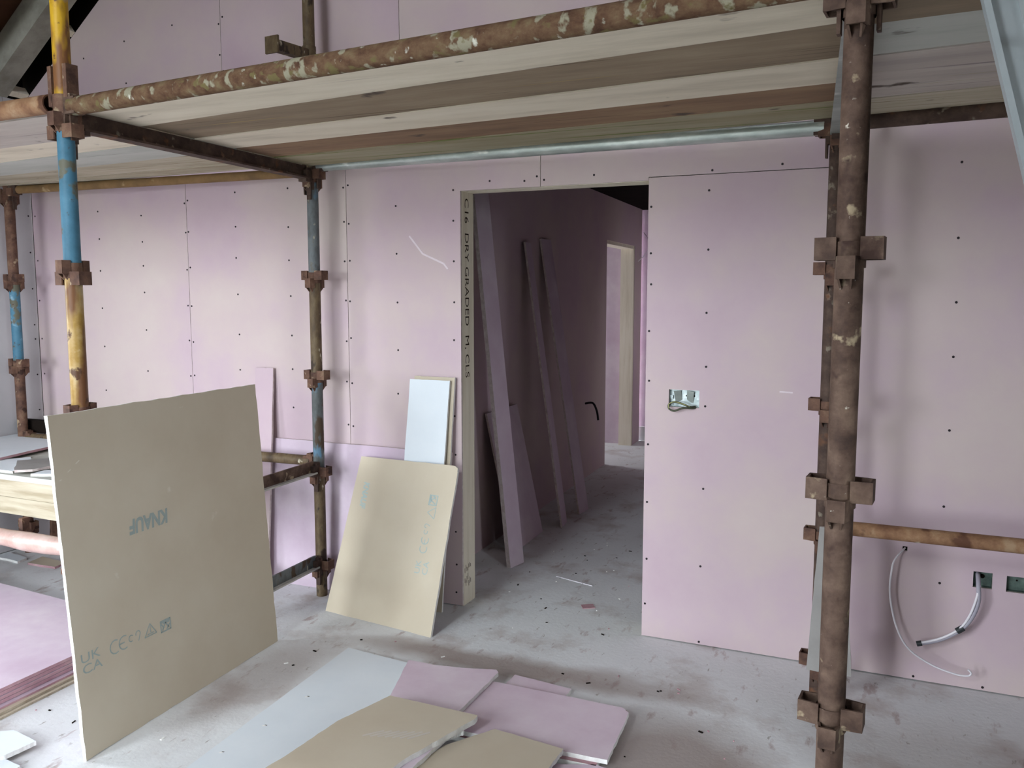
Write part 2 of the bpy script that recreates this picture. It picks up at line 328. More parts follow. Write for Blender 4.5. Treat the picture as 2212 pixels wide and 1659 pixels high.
# left wall of grey board, other walls (with the glazed openings the light comes through)
lw = struct(simple('wall_left', [((-1.47, -4.3625, 2.2), (.1, 3.175, 4.4)), ((-1.47, -1.1125, 2.2), (.1, 2.225, 4.4)), ((-1.47, -2.5, 3.3), (.1, .55, 2.2)), ((-1.47, -2.5, .05), (.1, .55, .1))], dark))
for y0, y1 in ((-.17, 0), (-1.49, -.17)):
    b = MB(); b.box((-1.408, (y0+y1)/2, 1.5), (.014, y1-y0-.004, 2.99)); b.build('plasterboard', leftwallm, lw)
    b = MB(); b.box((-1.408, (y0+y1)/2, 3.035), (.014, y1-y0-.004, .075)); b.build('board_strip', leftwallm, lw)
b = MB()
for y, zz in ((-.17, (2.16,1.55,.95)), (-.20, (2.16,1.55,.95)), (-.03, (2.3,2.05,1.8,1.55,1.45,1.2,.95))):
    for z in zz: b.tube([(-1.4012, y, z), (-1.3995, y, z)], .0058, 8)
so = b.build('screw_head', screwm, lw); so['kind'] = 'stuff'
simple('wall_right_and_shading_stub', [((5.16, -1.05, 2.6), (.12, 2.1, 5.2)), ((7.05, -5.2375, 2.6), (.1, 1.525, 5.2)), ((7.05, -1.9125, 2.6), (.1, 3.825, 5.2)), ((7.05, -4.15, .425), (.1, .65, .85)), ((7.05, -4.15, 4.0), (.1, .65, 2.3))], mat('bare_blockwork', ['6E6C68', '7A7874', '83817C'], 6, rough=.95))  # first box is an unseen stub added to shade the right of the gable
simple('wall_front', [((2.8, -5.95, 5.7), (8.7, .1, 2.6)), ((-.4, -5.95, 3.4), (2.3, .1, 2.0)), ((4.6, -5.95, 3.4), (5.1, .1, 2.0)), ((1.4, -5.95, 2.65), (1.3, .1, .5)), ((1.4, -5.95, 4.25), (1.3, .1, .3)), ((2.8, -5.95, .05), (8.7, .1, .1))] + [(((a+b)/2, -5.95, 1.25), (b-a, .1, 2.3)) for a, b in ((-1.55, -.9), (.5, 1.70), (2.25, 7.15))], MATS['bare_blockwork'])
simple('ground', [((2.0, -28.5, -.16), (90, 45, .1)), ((-25, 15, -.16), (46, 45, .1)), ((30, 15, -.16), (44, 45, .1))], mat('gravel_yard', ['55524A', '615D54', '6C685E'], 5))
# vaulted ceiling: open rafters and brown boarding on the left slope, right slope closed
sl = V((1, 0, .77)).normalized(); nr = V((-.77, 0, 1)).normalized()
def onroof(x, y, off=0): return V((x, y, roofz(x))) + nr*off
b = MB()
b.slab([onroof(-1.5, .16, .215), onroof(2.9, .16, .215), onroof(2.9, -7.6, .215), onroof(-1.5, -7.6, .215)], .03)
roof = struct(b.build('ceiling', brownboard))
for yc in (-.205, -.66, -1.2, -1.8, -2.4, -3.0, -3.6, -4.2, -4.8, -5.4, -6.0, -6.6, -7.2):
    wd = .15 if yc > -.3 else .06
    b = MB(); b.box((onroof(-1.42, yc, .09) + onroof(2.8, yc, .09))/2, ((onroof(2.8, yc)-onroof(-1.42, yc)).length, wd, .18), (sl, V((0,1,0)), nr)); b.build('rafter', rafterm, roof)
for x in (-.91, -1.375, -.3, .3):
    b = MB(); b.box(onroof(x, -.065, .03), (.045, .125, .06), (sl, V((0,1,0)), nr)); b.build('nogging', timber, roof)
b = MB(); b.slab([(2.85, .15, roofz(2.85)+.15), (7.1, .15, 3.2), (7.1, -7.6, 3.2), (2.85, -7.6, roofz(2.85)+.15)], .03); o = b.build('ceiling_slope', brownboard, roof)

# ------------------------------------------------------------------ doorway lining
dl = empty('door_1', (DX0, .08, 0)); dl['kind'] = 'structure'; dl['label'] = 'unlined doorway framed in sawn timber'
def part(mb, name, m, parent, label=None):
    o = mb.build(name, m); o.data.transform(Matrix.Translation(-parent.location)); o.parent = parent
    if label: o['label'] = label
    return o
b = MB(); b.box((DX0-.021, .0835, DZ/2), (.042, .139, DZ)); jamb = part(b, 'jamb', timber, dl)
b = MB(); b.box((DX0-.004, .152, DZ/2), (.009, .012, DZ-.01)); part(b, 'stud_lip', timber, dl)
b = MB(); b.box((DX1+.021, .0835, DZ/2), (.042, .139, DZ)); part(b, 'jamb', timber, dl)
b = MB(); b.box(((DX0+DX1)/2, .0835, DZ+.0215), (DX1-DX0, .139, .043)); part(b, 'head', timber, dl)

# ------------------------------------------------------------------ corridor and rooms beyond
pinkc = pink
def corx(y): return 1.60 - .04*y
def wallseg(b, y0, y1, z0, z1, th=.15):
    a0, a1 = corx(y0), corx(y1)
    vs = [(a0,y0,z0),(a1,y1,z0),(a1,y1,z1),(a0,y0,z1)]; vs += [(x-th,y,z) for x,y,z in vs]
    b.add(vs, [(0,1,2,3),(7,6,5,4),(0,4,5,1),(1,5,6,2),(2,6,7,3),(3,7,4,0)])
cw = MB()
for a in ((.16, 4.24, 0, 2.75), (4.24, 5.46, 2.31, 2.75), (5.46, 5.80, 0, 2.75)): wallseg(cw, *a)
struct(cw.build('wall_corridor_left', pinkc))
simple('wall_corridor_right', [((3.16, 3.0, 1.4), (.12, 5.8, 2.8))], pinkc)
simple('wall_corridor_back', [((2.2, 5.90, 1.4), (2.0, .1, 2.8))], pinkd)
simple('wall_corridor_front', [((1.2, .20, 1.4), (.9, .05, 2.8))], dark)
simple('wall_side_room', [((.03, 5.56, 1.4), (2.5, .12, 2.8)), ((-1.2, 4.2, 1.4), (.1, 3.0, 2.8)), ((.1, 2.9, 1.4), (2.7, .1, 2.8))], pinkd)
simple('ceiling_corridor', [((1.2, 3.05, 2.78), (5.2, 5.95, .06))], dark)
simple('baseboard_back', [((2.2, 5.835, .084), (1.7, .03, .168))], whitepaint)
d2 = empty('door_2', (1.3, 5.45, 0)); d2['kind'] = 'structure'; d2['label'] = 'timber framed doorway at the end of the dark corridor'
b = MB(); b.box((corx(5.44)-.078, 5.43, 1.14), (.15, .045, 2.28)); part(b, 'jamb', timber, d2)
b = MB(); b.beam((corx(4.26)-.08, 4.26, 2.293), (corx(5.45)-.08, 5.45, 2.293), .15, .04); part(b, 'head', timber, d2)

# ------------------------------------------------------------------ scaffolding
RZ = [.18, .733, 1.29, 1.855, 2.413, 2.97]
R = .032
U = V((.9960, -.0895, 0)); W_ = V((.0895, .9960, 0)); ZZ = V((0,0,1))
def pressing_mesh(uhigh):
    b = MB(); hh = .052
    for k, d in enumerate((U, W_, -U, -W_)):
        p = ZZ.cross(d); side = (k % 2 == 0); dz = (.014 if side == uhigh else -.030)
        o = ZZ*dz; e = .040 if side else .024; wi, wo = (.030, .024) if side else (.024, .017)
        def plate(a, c):
            b.beam(a, c, .006, hh)
        a0, a1 = d*(R*.80) + p*wi + o, d*(R+e) + p*wo + o
        c0, c1 = d*(R*.80) - p*wi + o, d*(R+e) - p*wo + o
        plate(a0, a1); plate(c0, c1); plate(a1 + p*.003, c1 - p*.003)
        if side: continue
        # tapering pocket below the front and rear lugs
        b.slab([d*(R*.9) + p*.018 + o - ZZ*hh*.5, d*(R+e-.004) + p*(wo-.003) + o - ZZ*hh*.5, d*(R*.95) + p*.010 + o - ZZ*(hh*.5+.024)], .005, normal=p)
        b.slab([d*(R*.9) - p*.018 + o - ZZ*hh*.5, d*(R+e-.004) - p*(wo-.003) + o - ZZ*hh*.5, d*(R*.95) - p*.010 + o - ZZ*(hh*.5+.024)], .005, normal=p)
    b.tube([(0,0,-.03), (0,0,.03)], R+.004, 16, cap=False)
    return b
def standard(x, y, sections, label, uhigh, ztop, pm, nodes=RZ):
    root = empty('scaffold_standard', (x, y, 0), label, 'scaffold post', 'scaffold standards')
    for z0, z1, m, lab in sections:
        b = MB(); n = max(2, int((z1-z0)/.1)); b.tube([(0,0,z0+(z1-z0)*i/n) for i in range(n+1)], R, 20)
        o = b.build('tube', m, root)
        if lab: o['label'] = lab
    first = None
    for z in nodes:
        if z > ztop: continue
        if not first:
            first = pressing_mesh(uhigh).build('v_pressing', pm, root); o = first
        else:
            o = first.copy(); COL.objects.link(o); o.parent = root
        o.location = (0, 0, z)
    return root
FL, FR, RM, RR, FF = (1.147, -1.787), (3.990, -2.042), (1.088, -.162), (3.86, -.40), (-1.27, -.262)
fl = standard(*FL, [(0, .73, brownpaint, None), (.73, 1.31, yellow2, 'chipped yellow painted tube'), (1.31, 1.84, yellow2, 'rubbed yellow tube with rust showing'), (1.84, 2.40, blue, 'bright blue painted tube'), (2.40, 3.4, yellow, 'rust stained yellow tube')],
         'yellow and blue painted standard rising behind the tall upright board', False, 3.2, rust2)
fr = standard(*FR, [(0, 3.2, rust, None)], 'thick all-rust standard in the right foreground', True, 3.2, rust)
rm = standard(*RM, [(0, .72, brownpaint, 'mossy brown tube'), (.72, 1.28, bluegrey, 'flaking blue tube'), (1.28, 1.83, brownpaint, 'brown speckled tube'), (1.83, 2.42, bluegrey, 'blue grey flaking tube'), (2.42, 3.6, brownpaint, None)],
         'slim mottled brown and blue standard by the wall left of the doorway', True, 2.6, rust2)
rr = standard(*RR, [(0, 2.6, rustdark, None)], 'rusty standard close to the wall hidden behind the thick foreground post', True, 2.6, rust2)
ff = standard(*FF, [(0, .8, rust2, None), (.8, 1.31, rust2, 'red brown tube'), (1.31, 1.845, blue, 'pale blue painted tube'), (1.845, 2.5, rust2, None)],
         'red-brown standard with a blue middle in the far left corner', True, 2.6, rust2)
# sleeve joining the tubes at the top of the painted standard
b = MB()
for s in (-1, 1):
    b.box(U*s*.046 + ZZ*2.555, (.022, .05, .15), (U, W_, ZZ))
b.tube([(0,0,2.44), (0,0,2.52)], R+.008, 18)
o = b.build('joint_sleeve', rust2, fl)

def fitting(b, p, d, mi=0):
    """C-shaped end casting on a ledger with its wedge pin"""
    p = V(p); d = V(d).normalized(); s = ZZ.cross(d)
    b.box(p + d*.028, (.066, .052, .062), (d, s, ZZ), mi)
    b.box(p - d*.006 - ZZ*.045, (.022, .05, .05), (d, s, ZZ), mi)
    b.box(p + d*.012 + ZZ*.036, (.05, .044, .016), (d, s, ZZ), mi)
def wedge(b, p, d):
    p = V(p); d = V(d).normalized(); s = ZZ.cross(d)
    b.slab([p - s*.010 + ZZ*.05 + d*.0, p + s*.026 + ZZ*.05, p + s*.018 - ZZ*.125, p - s*.006 - ZZ*.125], .009, normal=d)
def ledger(p, q, r, m, label, fm=None, hollow=False, name='scaffold_ledger', ends=(True, True), group='scaffold ledgers'):
    p, q = V(p), V(q); d = (q-p).normalized(); mid = (p+q)/2
    root = empty(name, mid, label, 'scaffold tube', group)
    b = MB(); a, c = p + d*((R+.02) if ends[0] else 0) - mid, q - d*((R+.02) if ends[1] else 0) - mid
    if hollow: b.hollow(a, c, r)
    else:
        n = max(2, int((c-a).length/.12)); b.tube([a.lerp(c, i/n) for i in range(n+1)], r, 20)
    b.build('tube', m, root)
    for e, (P, D) in zip(ends, ((p - mid + d*R, d), (q - mid - d*R, -d))):
        if e:
            b = MB(); fitting(b, P, D); ef = b.build('end_fitting', fm or rustdark, root)
            b = MB(); wedge(b, P + D*.014, D); b.build('wedge_pin', fm or rustdark, ef)
    return root
LZ = 2.475
ledger((FL[0], FL[1], LZ), (FR[0], FR[1], LZ), .034, rustgreen, 'long rust and lichen covered tube along the front edge of the middle platform', rust)
ledger((RM[0], RM[1], LZ), (RR[0], RR[1], 2.44), .032, galv, 'shiny galvanised tube above the doorway under the platform edge', rustdark)
ledger((-1.372, -1.655, 2.50), (1.060, -1.775, 2.50), .036, orange, 'orange rusty open ended tube at the upper left front of the platform', hollow=True, ends=(False, False))
ledger((FF[0], FF[1], 2.443), (RM[0], RM[1], 2.443), .026, ochre, 'ochre brown tube under the rear edge of the left platform', rustdark)
ledger((RR[0], RR[1], 2.455), (5.07, -.495, 2.455), .036, rustdark, 'dark brown rusty tube under the right platform rear edge', rustdark, ends=(True, False))
ledger((FR[0], FR[1], LZ), (5.07, -2.135, LZ), .034, rust, 'rusty tube along the front edge of the right platform behind the ladder', rust, ends=(True, False))
ledger((RR[0], RR[1], .785), (5.07, -.43, .79), .030, orange, 'waist high rust orange tube along the wall at the lower right', rustdark, ends=(True, False))
ledger((FF[0], FF[1], .80), (RM[0], RM[1], .80), .030, brownpaint, 'dusty brown low tube behind the tall upright board', rust2)

def transom(p, q, m, label, mf=None, htop=0.066):
    """inverted T section bearer between two posts"""
    p, q = V(p), V(q); d = (q-p).normalized(); mid = (p+q)/2; s = ZZ.cross(d)
    root = empty('scaffold_transom', mid, label, 'scaffold tube', 'scaffold transoms')
    a, c = p + d*(R+.03) - mid, q - d*(R+.03) - mid
    b = MB(); b.beam(a + ZZ*htop/2, c + ZZ*htop/2, .012, htop); b.build('web', m, root)
    b = MB(); b.beam(a, c, .066, .009); b.build('flange', mf or m, root)
    for P, D in ((p - mid + d*R, d), (q - mid - d*R, -d)):
        b = MB(); fitting(b, P + ZZ*.01, D); ef = b.build('end_fitting', rustdark, root)
        b = MB(); wedge(b, P + D*.014 + ZZ*.01, D); b.build('wedge_pin', rustdark, ef)
    return root
duststeel = mat('dust_covered_steel', ['9B9A94', 'B0AFA9', 'BDBBB4'], 8, rough=.9, fleck=[('7D6A58', 10, .66)])
transom((*FL, 2.402), (*RM, 2.402), rustdark, 'dark brown bearer crossing under the boards from painted post to wall post')
transom((*FR, 2.402), (*RR, 2.402), rust2, 'rusty bearer under the boards directly behind the thick foreground post', galv)
transom((*FL, .745), (*RM, .745), rust, 'rusty knee high bearer with dusty lower lip beside the tall upright board', duststeel)
transom((*FL, .190), (*RM, .190), bluegrey, 'blue and brown bearer nearest the floor beside the tall upright board', duststeel)
# hop-up bracket on the wall post above the platform
hb = empty('scaffold_bracket', (RM[0], RM[1], 3.07), 'short square ended bracket sticking out above the platform from the slim wall post', 'scaffold bracket')
b = MB(); b.beam((-.002, -.034, .0), (-.028, -.28, -.006), .05, .055); b.build('arm', brownpaint, hb)
b = MB(); b.beam((-.028, -.272, -.006), (-.029, -.284, -.006), .088, .088); b.build('end_plate', brownpaint, hb)
b = MB(); b.tube([(0,0,-.05), (0,0,.05)], R+.006, 16); b.build('clamp', brownpaint, hb)

# scaffold boards: each one is lifted off by itself
def lineat(l, x): (x0, y0), (x1, y1) = l; return y0 + (y1-y0)*(x-x0)/(x1-x0)
def board(l0, l1, xa, xb, m, label, z=2.47, th=.042, group='scaffold boards of the high platform', gap=.004):
    """board between two edge lines (front l0, rear l1) from end line xa to xb (functions of y)"""
    P = []
    for l, sgn in ((l0, 1), (l1, -1)):
        row = []
        for xf in (xa, xb):
            x = xf(lineat(l, 2)); x = xf(lineat(l, x)); row.append((x, lineat(l, x) + sgn*gap/2))
        P.append(row)
    pts = [P[0][0], P[0][1], P[1][1], P[1][0]]
    b = MB(); b.slab([(x, y, z+th) for x, y in pts], th, jit=.0015, sub=10)
    o = b.build('scaffold_board', m); c = sum((V((x, y, z)) for x, y in pts), V())/4
    recentre(o, c); return tag(o, label, 'scaffold board', group)
cross1 = lambda y: 1.132 + (1.092-1.132)*(y+1.75)/1.55     # over the left bearer
cross2 = lambda y: 3.975 - (3.975-3.86)*(y+2.0)/1.6         # over the right bearer
F0 = ((1.2, -1.756), (3.95, -2.002)); F1 = ((2.159, -1.523), (3.908, -1.712)); F2 = ((1.898, -1.163), (3.912, -1.349)); F3 = ((1.679, -.866), (3.896, -1.038)); F4 = ((1.411, -.545), (3.784, -.735)); F5 = ((1.213, -.206), (3.833, -.430))
for a, c, m, lab, dz in ((F0, F1, bd_pale, 'pale board with dark scuffs along the front tube of the middle platform', 0), (F1, F2, bd_brown, 'brown board with an orange edge, second from the front in the middle platform', .004), (F2, F3, bd_pale, 'pale clean board running down the centre of the middle platform', 0),
                         (F3, F4, bd_red, 'reddish brown board, fourth from the front in the middle platform', .003), (F4, F5, bd_green, 'mossy green tinged board beside the galvanised tube', 0)):
    board(a, c, lambda y: cross1(y)+.012, lambda y: cross2(y)-.012, m, lab, 2.47+dz)
xl = lambda y: -1.36
L0 = ((.56, -1.70), (1.06, -1.732)); L1 = ((.06, -1.272), (1.019, -1.345)); L2 = ((-.38, -.956), (1.004, -1.08)); L2b = ((-1.0, -.60), (1.0, -.765)); L3 = ((-1.313, -.300), (.904, -.455)); L4 = ((-1.3, -.225), (.95, -.205))
for a, c, m, lab, dz in ((L0, L1, bd_grey, 'grey purple stained board at the front of the left platform', 0), (L1, L2, bd_pale, 'bright pale board, second from the front in the left platform', .003), (L2, L2b, bd_silver, 'silver grey grained board in the middle of the left platform', 0),
                         (L2b, L3, bd_tan, 'tan weathered board, fourth from the front in the left platform', .003)):
    board(a, c, xl, lambda y: cross1(y)-.012, m, lab, 2.47+dz)
board(((-1.3, -.296), (.9, -.452)), ((-1.3, -.20), (.95, -.235)), xl, lambda y: cross1(y)-.012, bd_tan, 'narrow tapering tan board along the rear of the left platform', 2.47)
xr = lambda y: 5.06
R0 = ((4.0, -2.000), (5.9, -2.165)); R1 = ((4.049, -1.672), (5.6, -1.75)); R2 = ((4.034, -1.345), (5.6, -1.46)); R3 = ((4.018, -1.066), (5.6, -1.16)); R4 = ((4.007, -.737), (5.6, -.86)); R5 = ((3.998, -.442), (5.6, -.59))
for a, c, m, lab, dz in ((R0, R1, bd_brown, 'brown board at the front of the right platform beside the ladder', 0), (R1, R2, bd_silver, 'silver grey board, second from the front in the right platform', .003), (R2, R3, bd_grey, 'pinkish grey board with two knots in the right platform', 0),
                         (R3, R4, bd_grey, 'plain dull board, fourth from the front in the right platform', .003), (R4, R5, bd_tan, 'tan board along the rear of the right platform', 0)):
    board(a, c, lambda y: cross2(y)+.012, xr, m, lab, 2.47+dz)

# ------------------------------------------------------------------ plasterboard sheets
def lettering(txt, size, o, xd, yd, m, parent, name='printed_lettering', label=None, bold=.0, sx=1.0, shear=0.0):
    cu = bpy.data.curves.new('t', 'FONT'); cu.body = txt; cu.size = size; cu.offset = bold; cu.shear = shear; cu.resolution_u = 3
    ob = bpy.data.objects.new('t', cu); COL.objects.link(ob)
    bpy.context.view_layer.update()
    me = bpy.data.meshes.new_from_object(ob.evaluated_get(bpy.context.evaluated_depsgraph_get()))
    bpy.data.objects.remove(ob); me.name = name
    xd, yd = V(xd).normalized(), V(yd).normalized(); o = V(o); nn = xd.cross(yd)
    for v in me.vertices: c = v.co.copy(); v.co = o + xd*(c.x*sx) + yd*c.y + nn*.0007
    me.materials.clear(); me.materials.append(m)
    r = bpy.data.objects.new(name, me); COL.objects.link(r); r.parent = parent
    if parent: me.transform(Matrix.Translation(-parent.location))
    if label: r['label'] = label
    return r
def strokes(lines, wd, o, xd, yd, m, parent, name='printed_symbol', label=None):
    xd, yd = V(xd).normalized(), V(yd).normalized(); o = V(o); nn = xd.cross(yd); b = MB()
    for ln in lines:
        for (x0, y0), (x1, y1) in zip(ln[:-1], ln[1:]):
            p, q = o + xd*x0 + yd*y0 + nn*.0006, o + xd*x1 + yd*y1 + nn*.0006
            b.beam(p, q, wd, .0004, upv=nn)
    r = b.build(name, m); r.data.transform(Matrix.Translation(-parent.location)); r.parent = parent
    if label: r['label'] = label
    return r
def arc(cx, cy, r, a0, a1, n=8): return [(cx + r*math.cos(math.radians(a0+(a1-a0)*i/n)), cy + r*math.sin(math.radians(a0+(a1-a0)*i/n))) for i in range(n+1)]
def sheet(name, poly, th, mats, label, cat='plasterboard', group=None, jit=.0015, sub=8, origin=None, normal=None):
    b = MB(); b.slab(poly, th, (0, 1, 2), jit, normal, sub); o = b.build(name, mats)
    recentre(o, origin or sum((V(p) for p in poly), V())/len(poly)); return tag(o, label, cat, group)
TH = .0145
# the tall square board standing on its edge
B1, B2, T1 = V((1.361,-2.018,.001)), V((1.288,-.812,.001)), V((1.263,-2.020,1.318))
sv = (B2-B1).normalized(); tv = (T1-B1); tv = (tv - sv*tv.dot(sv)).normalized(); nv = sv.cross(tv)
bp_ = [B1, B2, B2 + tv*1.318 + sv*.012, B1 + tv*1.322]
big = sheet('plasterboard_sheet', bp_, TH, [beige, pinkd, gyps], 'tall square board standing on edge, brown paper face and bright white left edge', group='loose plasterboard sheets', jit=.0025, sub=26, origin=(B1+B2)/2, normal=nv)
dustm = mat('dust_smear', ['C2BAB0', 'CBC4BA'], 20, rough=.95)
def on(s, t): return B1 + sv*s + tv*t
lettering('KNAUF', .082, on(.545, .846), -sv + tv*.0, -tv, ink, big, label='upside down maker name', bold=.0035, sx=.80, shear=.12)
lettering('UK', .052, on(.022, .368), sv, tv, ink, big, sx=1.35)
lettering('CA', .052, on(.026, .324), sv, tv, ink, big, sx=1.35)
strokes([arc(.192, .372, .027, 60, 300), arc(.238, .372, .027, 60, 300), [(.213, .372), (.240, .372)]], .005, B1, sv, tv, ink, big)
strokes([arc(.275, .374, .013, 40, 300), arc(.312, .380, .012, -40, 200), [(.322, .373), (.312, .350)]], .004, B1, sv, tv, ink, big)
strokes([[(.345, .348), (.412, .348), (.379, .398), (.345, .348)], [(.362, .356), (.398, .356)], [(.379, .388), (.379, .36)]], .004, B1, sv, tv, ink, big)
strokes([[(.436, .336), (.496, .336)], [(.436, .382), (.496, .382)], [(.438, .334), (.438, .384)], [(.494, .334), (.494, .384)], [(.446, .342), (.466, .372), (.484, .345)], [(.452, .37), (.488, .37)], [(.47, .34), (.49, .36)], [(.442, .376), (.49, .376)], [(.442, .37), (.456, .35)]], .006, B1, sv, tv, ink, big)
scuff = mat('white_scratch', ['C9C2B2', 'D2CCBE'], 20, rough=.9)
for ln in ([(.02, 1.075), (.03, 1.078)], [(.06, 1.10), (.075, 1.108)], [(.10, 1.125), (.118, 1.135)]): strokes([ln], .004, B1, sv, tv, scuff, big, 'scratch')

# group of boards leaning by the doorway
b1, b2, t1 = V((1.261,-.368,.001)), V((1.983,-.462,.001)), V((1.300,-.069,.831))
s2 = (b2-b1).normalized(); t2 = (t1-b1); t2 = (t2 - s2*t2.dot(s2)).normalized(); n2 = s2.cross(t2)
def bn(s, t, off=0): return b1 + s2*s + t2*t + n2*off
lean = sheet('plasterboard_sheet', [bn(0,0), bn(.7281,0), bn(.700,.862), bn(.694,.886), bn(.672,.896), bn(.02,.884)], TH, [beige, pinkd, gyps], 'brown paper board with printed marks leaning in front, left of the doorway', group='loose plasterboard sheets', sub=10, origin=(b1+b2)/2, normal=n2)
lettering('KNAUF', .055, bn(.085, .742), -t2, s2, inkl, lean, label='sideways maker name', bold=.002, sx=.82, shear=.12)
lettering('UK', .050, bn(.580, .300), t2, -s2, inkl, lean, sx=1.05)
lettering('CA', .050, bn(.630, .300), t2, -s2, inkl, lean, sx=1.05)
strokes([arc(.435, .0, .023, 60, 300), arc(.482, .0, .023, 60, 300), [(.462, 0), (.484, 0)]], .005, bn(.575, 0), t2, -s2, inkl, lean)
strokes([arc(.524, .0, .012, 40, 300), arc(.556, .004, .011, -40, 200), [(.566, -.002), (.558, -.02)]], .004, bn(.570, 0), t2, -s2, inkl, lean)
strokes([[(.598, -.028), (.660, -.028), (.629, .022), (.598, -.028)]], .004, bn(.578, 0), t2, -s2, inkl, lean)
strokes([[(.668, -.028), (.724, -.028)], [(.668, .022), (.724, .022)], [(.670, -.03), (.670, .024)], [(.722, -.03), (.722, .024)], [(.676, -.02), (.696, .012), (.714, -.016)], [(.682, .012), (.716, .012)], [(.7, -.02), (.72, 0)], [(.676, .017), (.72, .017)]], .006, bn(.576, 0), t2, -s2, inkl, lean)
def upright(p0, p1, top, th, mats, label, sub=10, roundr=0):
    """leaning sheet from its two foot corners and the rise vector"""
    p0, p1, tp = V(p0), V(p1), V(top); n = (p1-p0).cross(tp).normalized()
    return sheet('plasterboard_sheet', [p0, p1, p1+tp, p0+tp], th, mats, label, group='loose plasterboard sheets', sub=sub, origin=(p0+p1)/2, normal=n)
upright((.30,-.072,.001), (1.815,-.078,.001), (.07,.052,.885), TH, [pinkd, beige, dustyedge], 'long low pink sheet leaning along the wall foot behind the slim post')
upright((1.30,-.235,.001), (1.893,-.270,.001), (.01,.070,.52), TH, [pinkd, beige, gyps], 'pink sheet mostly hidden behind the leaning brown board')
upright((1.588,-.175,.001), (1.842,-.178,.001), (.046,.130,1.290), TH, [greyboard, beige, gyps], 'tall narrow grey white board rising above the leaning brown board')
upright((1.612,-.126,.001), (1.868,-.128,.001), (.040,.102,1.306), TH, [beige, pinkd, gyps], 'tall narrow board tucked behind the grey white one')
upright((.54,-.145,.001), (.675,-.145,.001), (-.01,.120,1.315), TH, [pink, beige, dustyedge], 'pink offcut leaning on the wall, its top corner showing over the tall board')
sheet('plasterboard_sheet', [(3.820,-.492,.178), (3.998,-.506,.184), (3.955,-.488,.800), (3.851,-.480,.800)], .013, [greyboard2, beige, dustyedge], 'shade-toned grey offcut wedged upright between the rusty standard and the thick foreground post', group='loose plasterboard sheets', sub=8, origin=(3.9,-.49,.18), normal=(0,-1,.02))

# pile of cut boards on the floor in the foreground
def flat(pts, z, mats, label, th=.0178, tilt=None, sub=14, jit=.0016):
    P = [V((x, y, z + (tilt(x, y) if tilt else 0))) for x, y in pts]
    n = sum(((P[(i+1) % len(P)]-P[0]).cross(P[(i+2) % len(P)]-P[0]) for i in range(len(P)-2)), V())
    if n.z < 0: P.reverse()
    return sheet('plasterboard_offcut', P, th, mats, label, group='cut boards piled on the floor', jit=jit, sub=sub, normal=(0,0,1))
flat([(2.50,-.86), (2.62,-.845), (3.135,-.838), (3.150,-.86), (3.15,-1.30), (2.5,-1.32)], .0182, [rosyedge, beige, gyps], 'pink board edge peeping out from under the large pink board')
flat([(2.569,-.715), (2.855,-.747), (2.856,-.828), (2.567,-.835)], .0182, [pinkpile, beige, gyps], 'small pink strip on the floor behind the large pink board')
flat([(2.40,-.853), (3.124,-.858), (3.160,-.892), (3.187,-1.275), (2.40,-1.31)], .0366, [pinkpile, beige, gyps], 'large pink board lying at the right of the floor pile')
flat([(3.147,-1.292), (3.219,-1.302), (3.245,-1.36), (3.22,-1.60), (2.9,-1.62), (3.0,-1.35)], .0182, [pinkpile, beige, gyps], 'pink torn cornered piece at the bottom right of the floor pile')
flat([(1.690,-.770), (2.140,-.812), (2.184,-1.000), (2.187,-1.199), (2.146,-1.438), (2.109,-1.776), (2.05,-2.3), (1.70,-2.35), (1.764,-1.927)], .0182, [greyboard, beige, gyps], 'long grey white board at the left of the floor pile')
flat([(2.079,-.845), (2.22,-.845), (2.356,-.820), (2.502,-.775), (2.522,-.800), (2.525,-1.219), (2.204,-1.225)], .0550, [pinkpile, beige, gyps], 'pink board lying between the grey white board and the large pink board')
flat([(2.722,-1.266), (3.021,-1.298), (3.018,-1.420), (3.010,-1.9), (2.5,-1.9), (2.6,-1.45)], .0550, [beige, pinkd, gyps], 'brown board, lower right of the two brown ones on the pile')
flat([(2.45,-1.33), (2.60,-1.335), (2.632,-1.357), (2.615,-1.385), (2.590,-1.43), (2.57,-1.9), (2.3,-1.9)], .0735, [pinkpile, beige, gyps], 'torn pink board under the thick edged brown board')
flat([(2.236,-1.262), (2.300,-1.262), (2.645,-1.266), (2.648,-1.300), (2.549,-1.649), (2.48,-2.1), (2.10,-2.1), (2.140,-1.795), (2.160,-1.532)], .0960, [beige, pinkd, gyps], 'brown board with a thick white cut edge on top of the floor pile', th=.0215)
top_ = bpy.data.objects['plasterboard_offcut.008']
for k in range(7):
    x = 2.315 + .028*k; strokes([[(x, -1.585 + .008*k), (x + .055, -1.52 + .010*k)]], .010, (0, 0, .0960), (1,0,0), (0,1,0), dustm, top_, 'dust_smear')
wb = bpy.data.objects['plasterboard_offcut.004']
for x, y in ((1.818,-1.285), (1.815,-1.56), (1.80,-1.79)):
    strokes([[(x, y), (x+.012, y+.004)]], .008, (0, 0, .0182), (1,0,0), (0,1,0), gyps, wb, 'torn_screw_hole'); strokes([[(x+.006, y+.008), (x+.016, y+.010)]], .004, (0, 0, .0182), (1,0,0), (0,1,0), inkb, wb, 'torn_screw_hole')
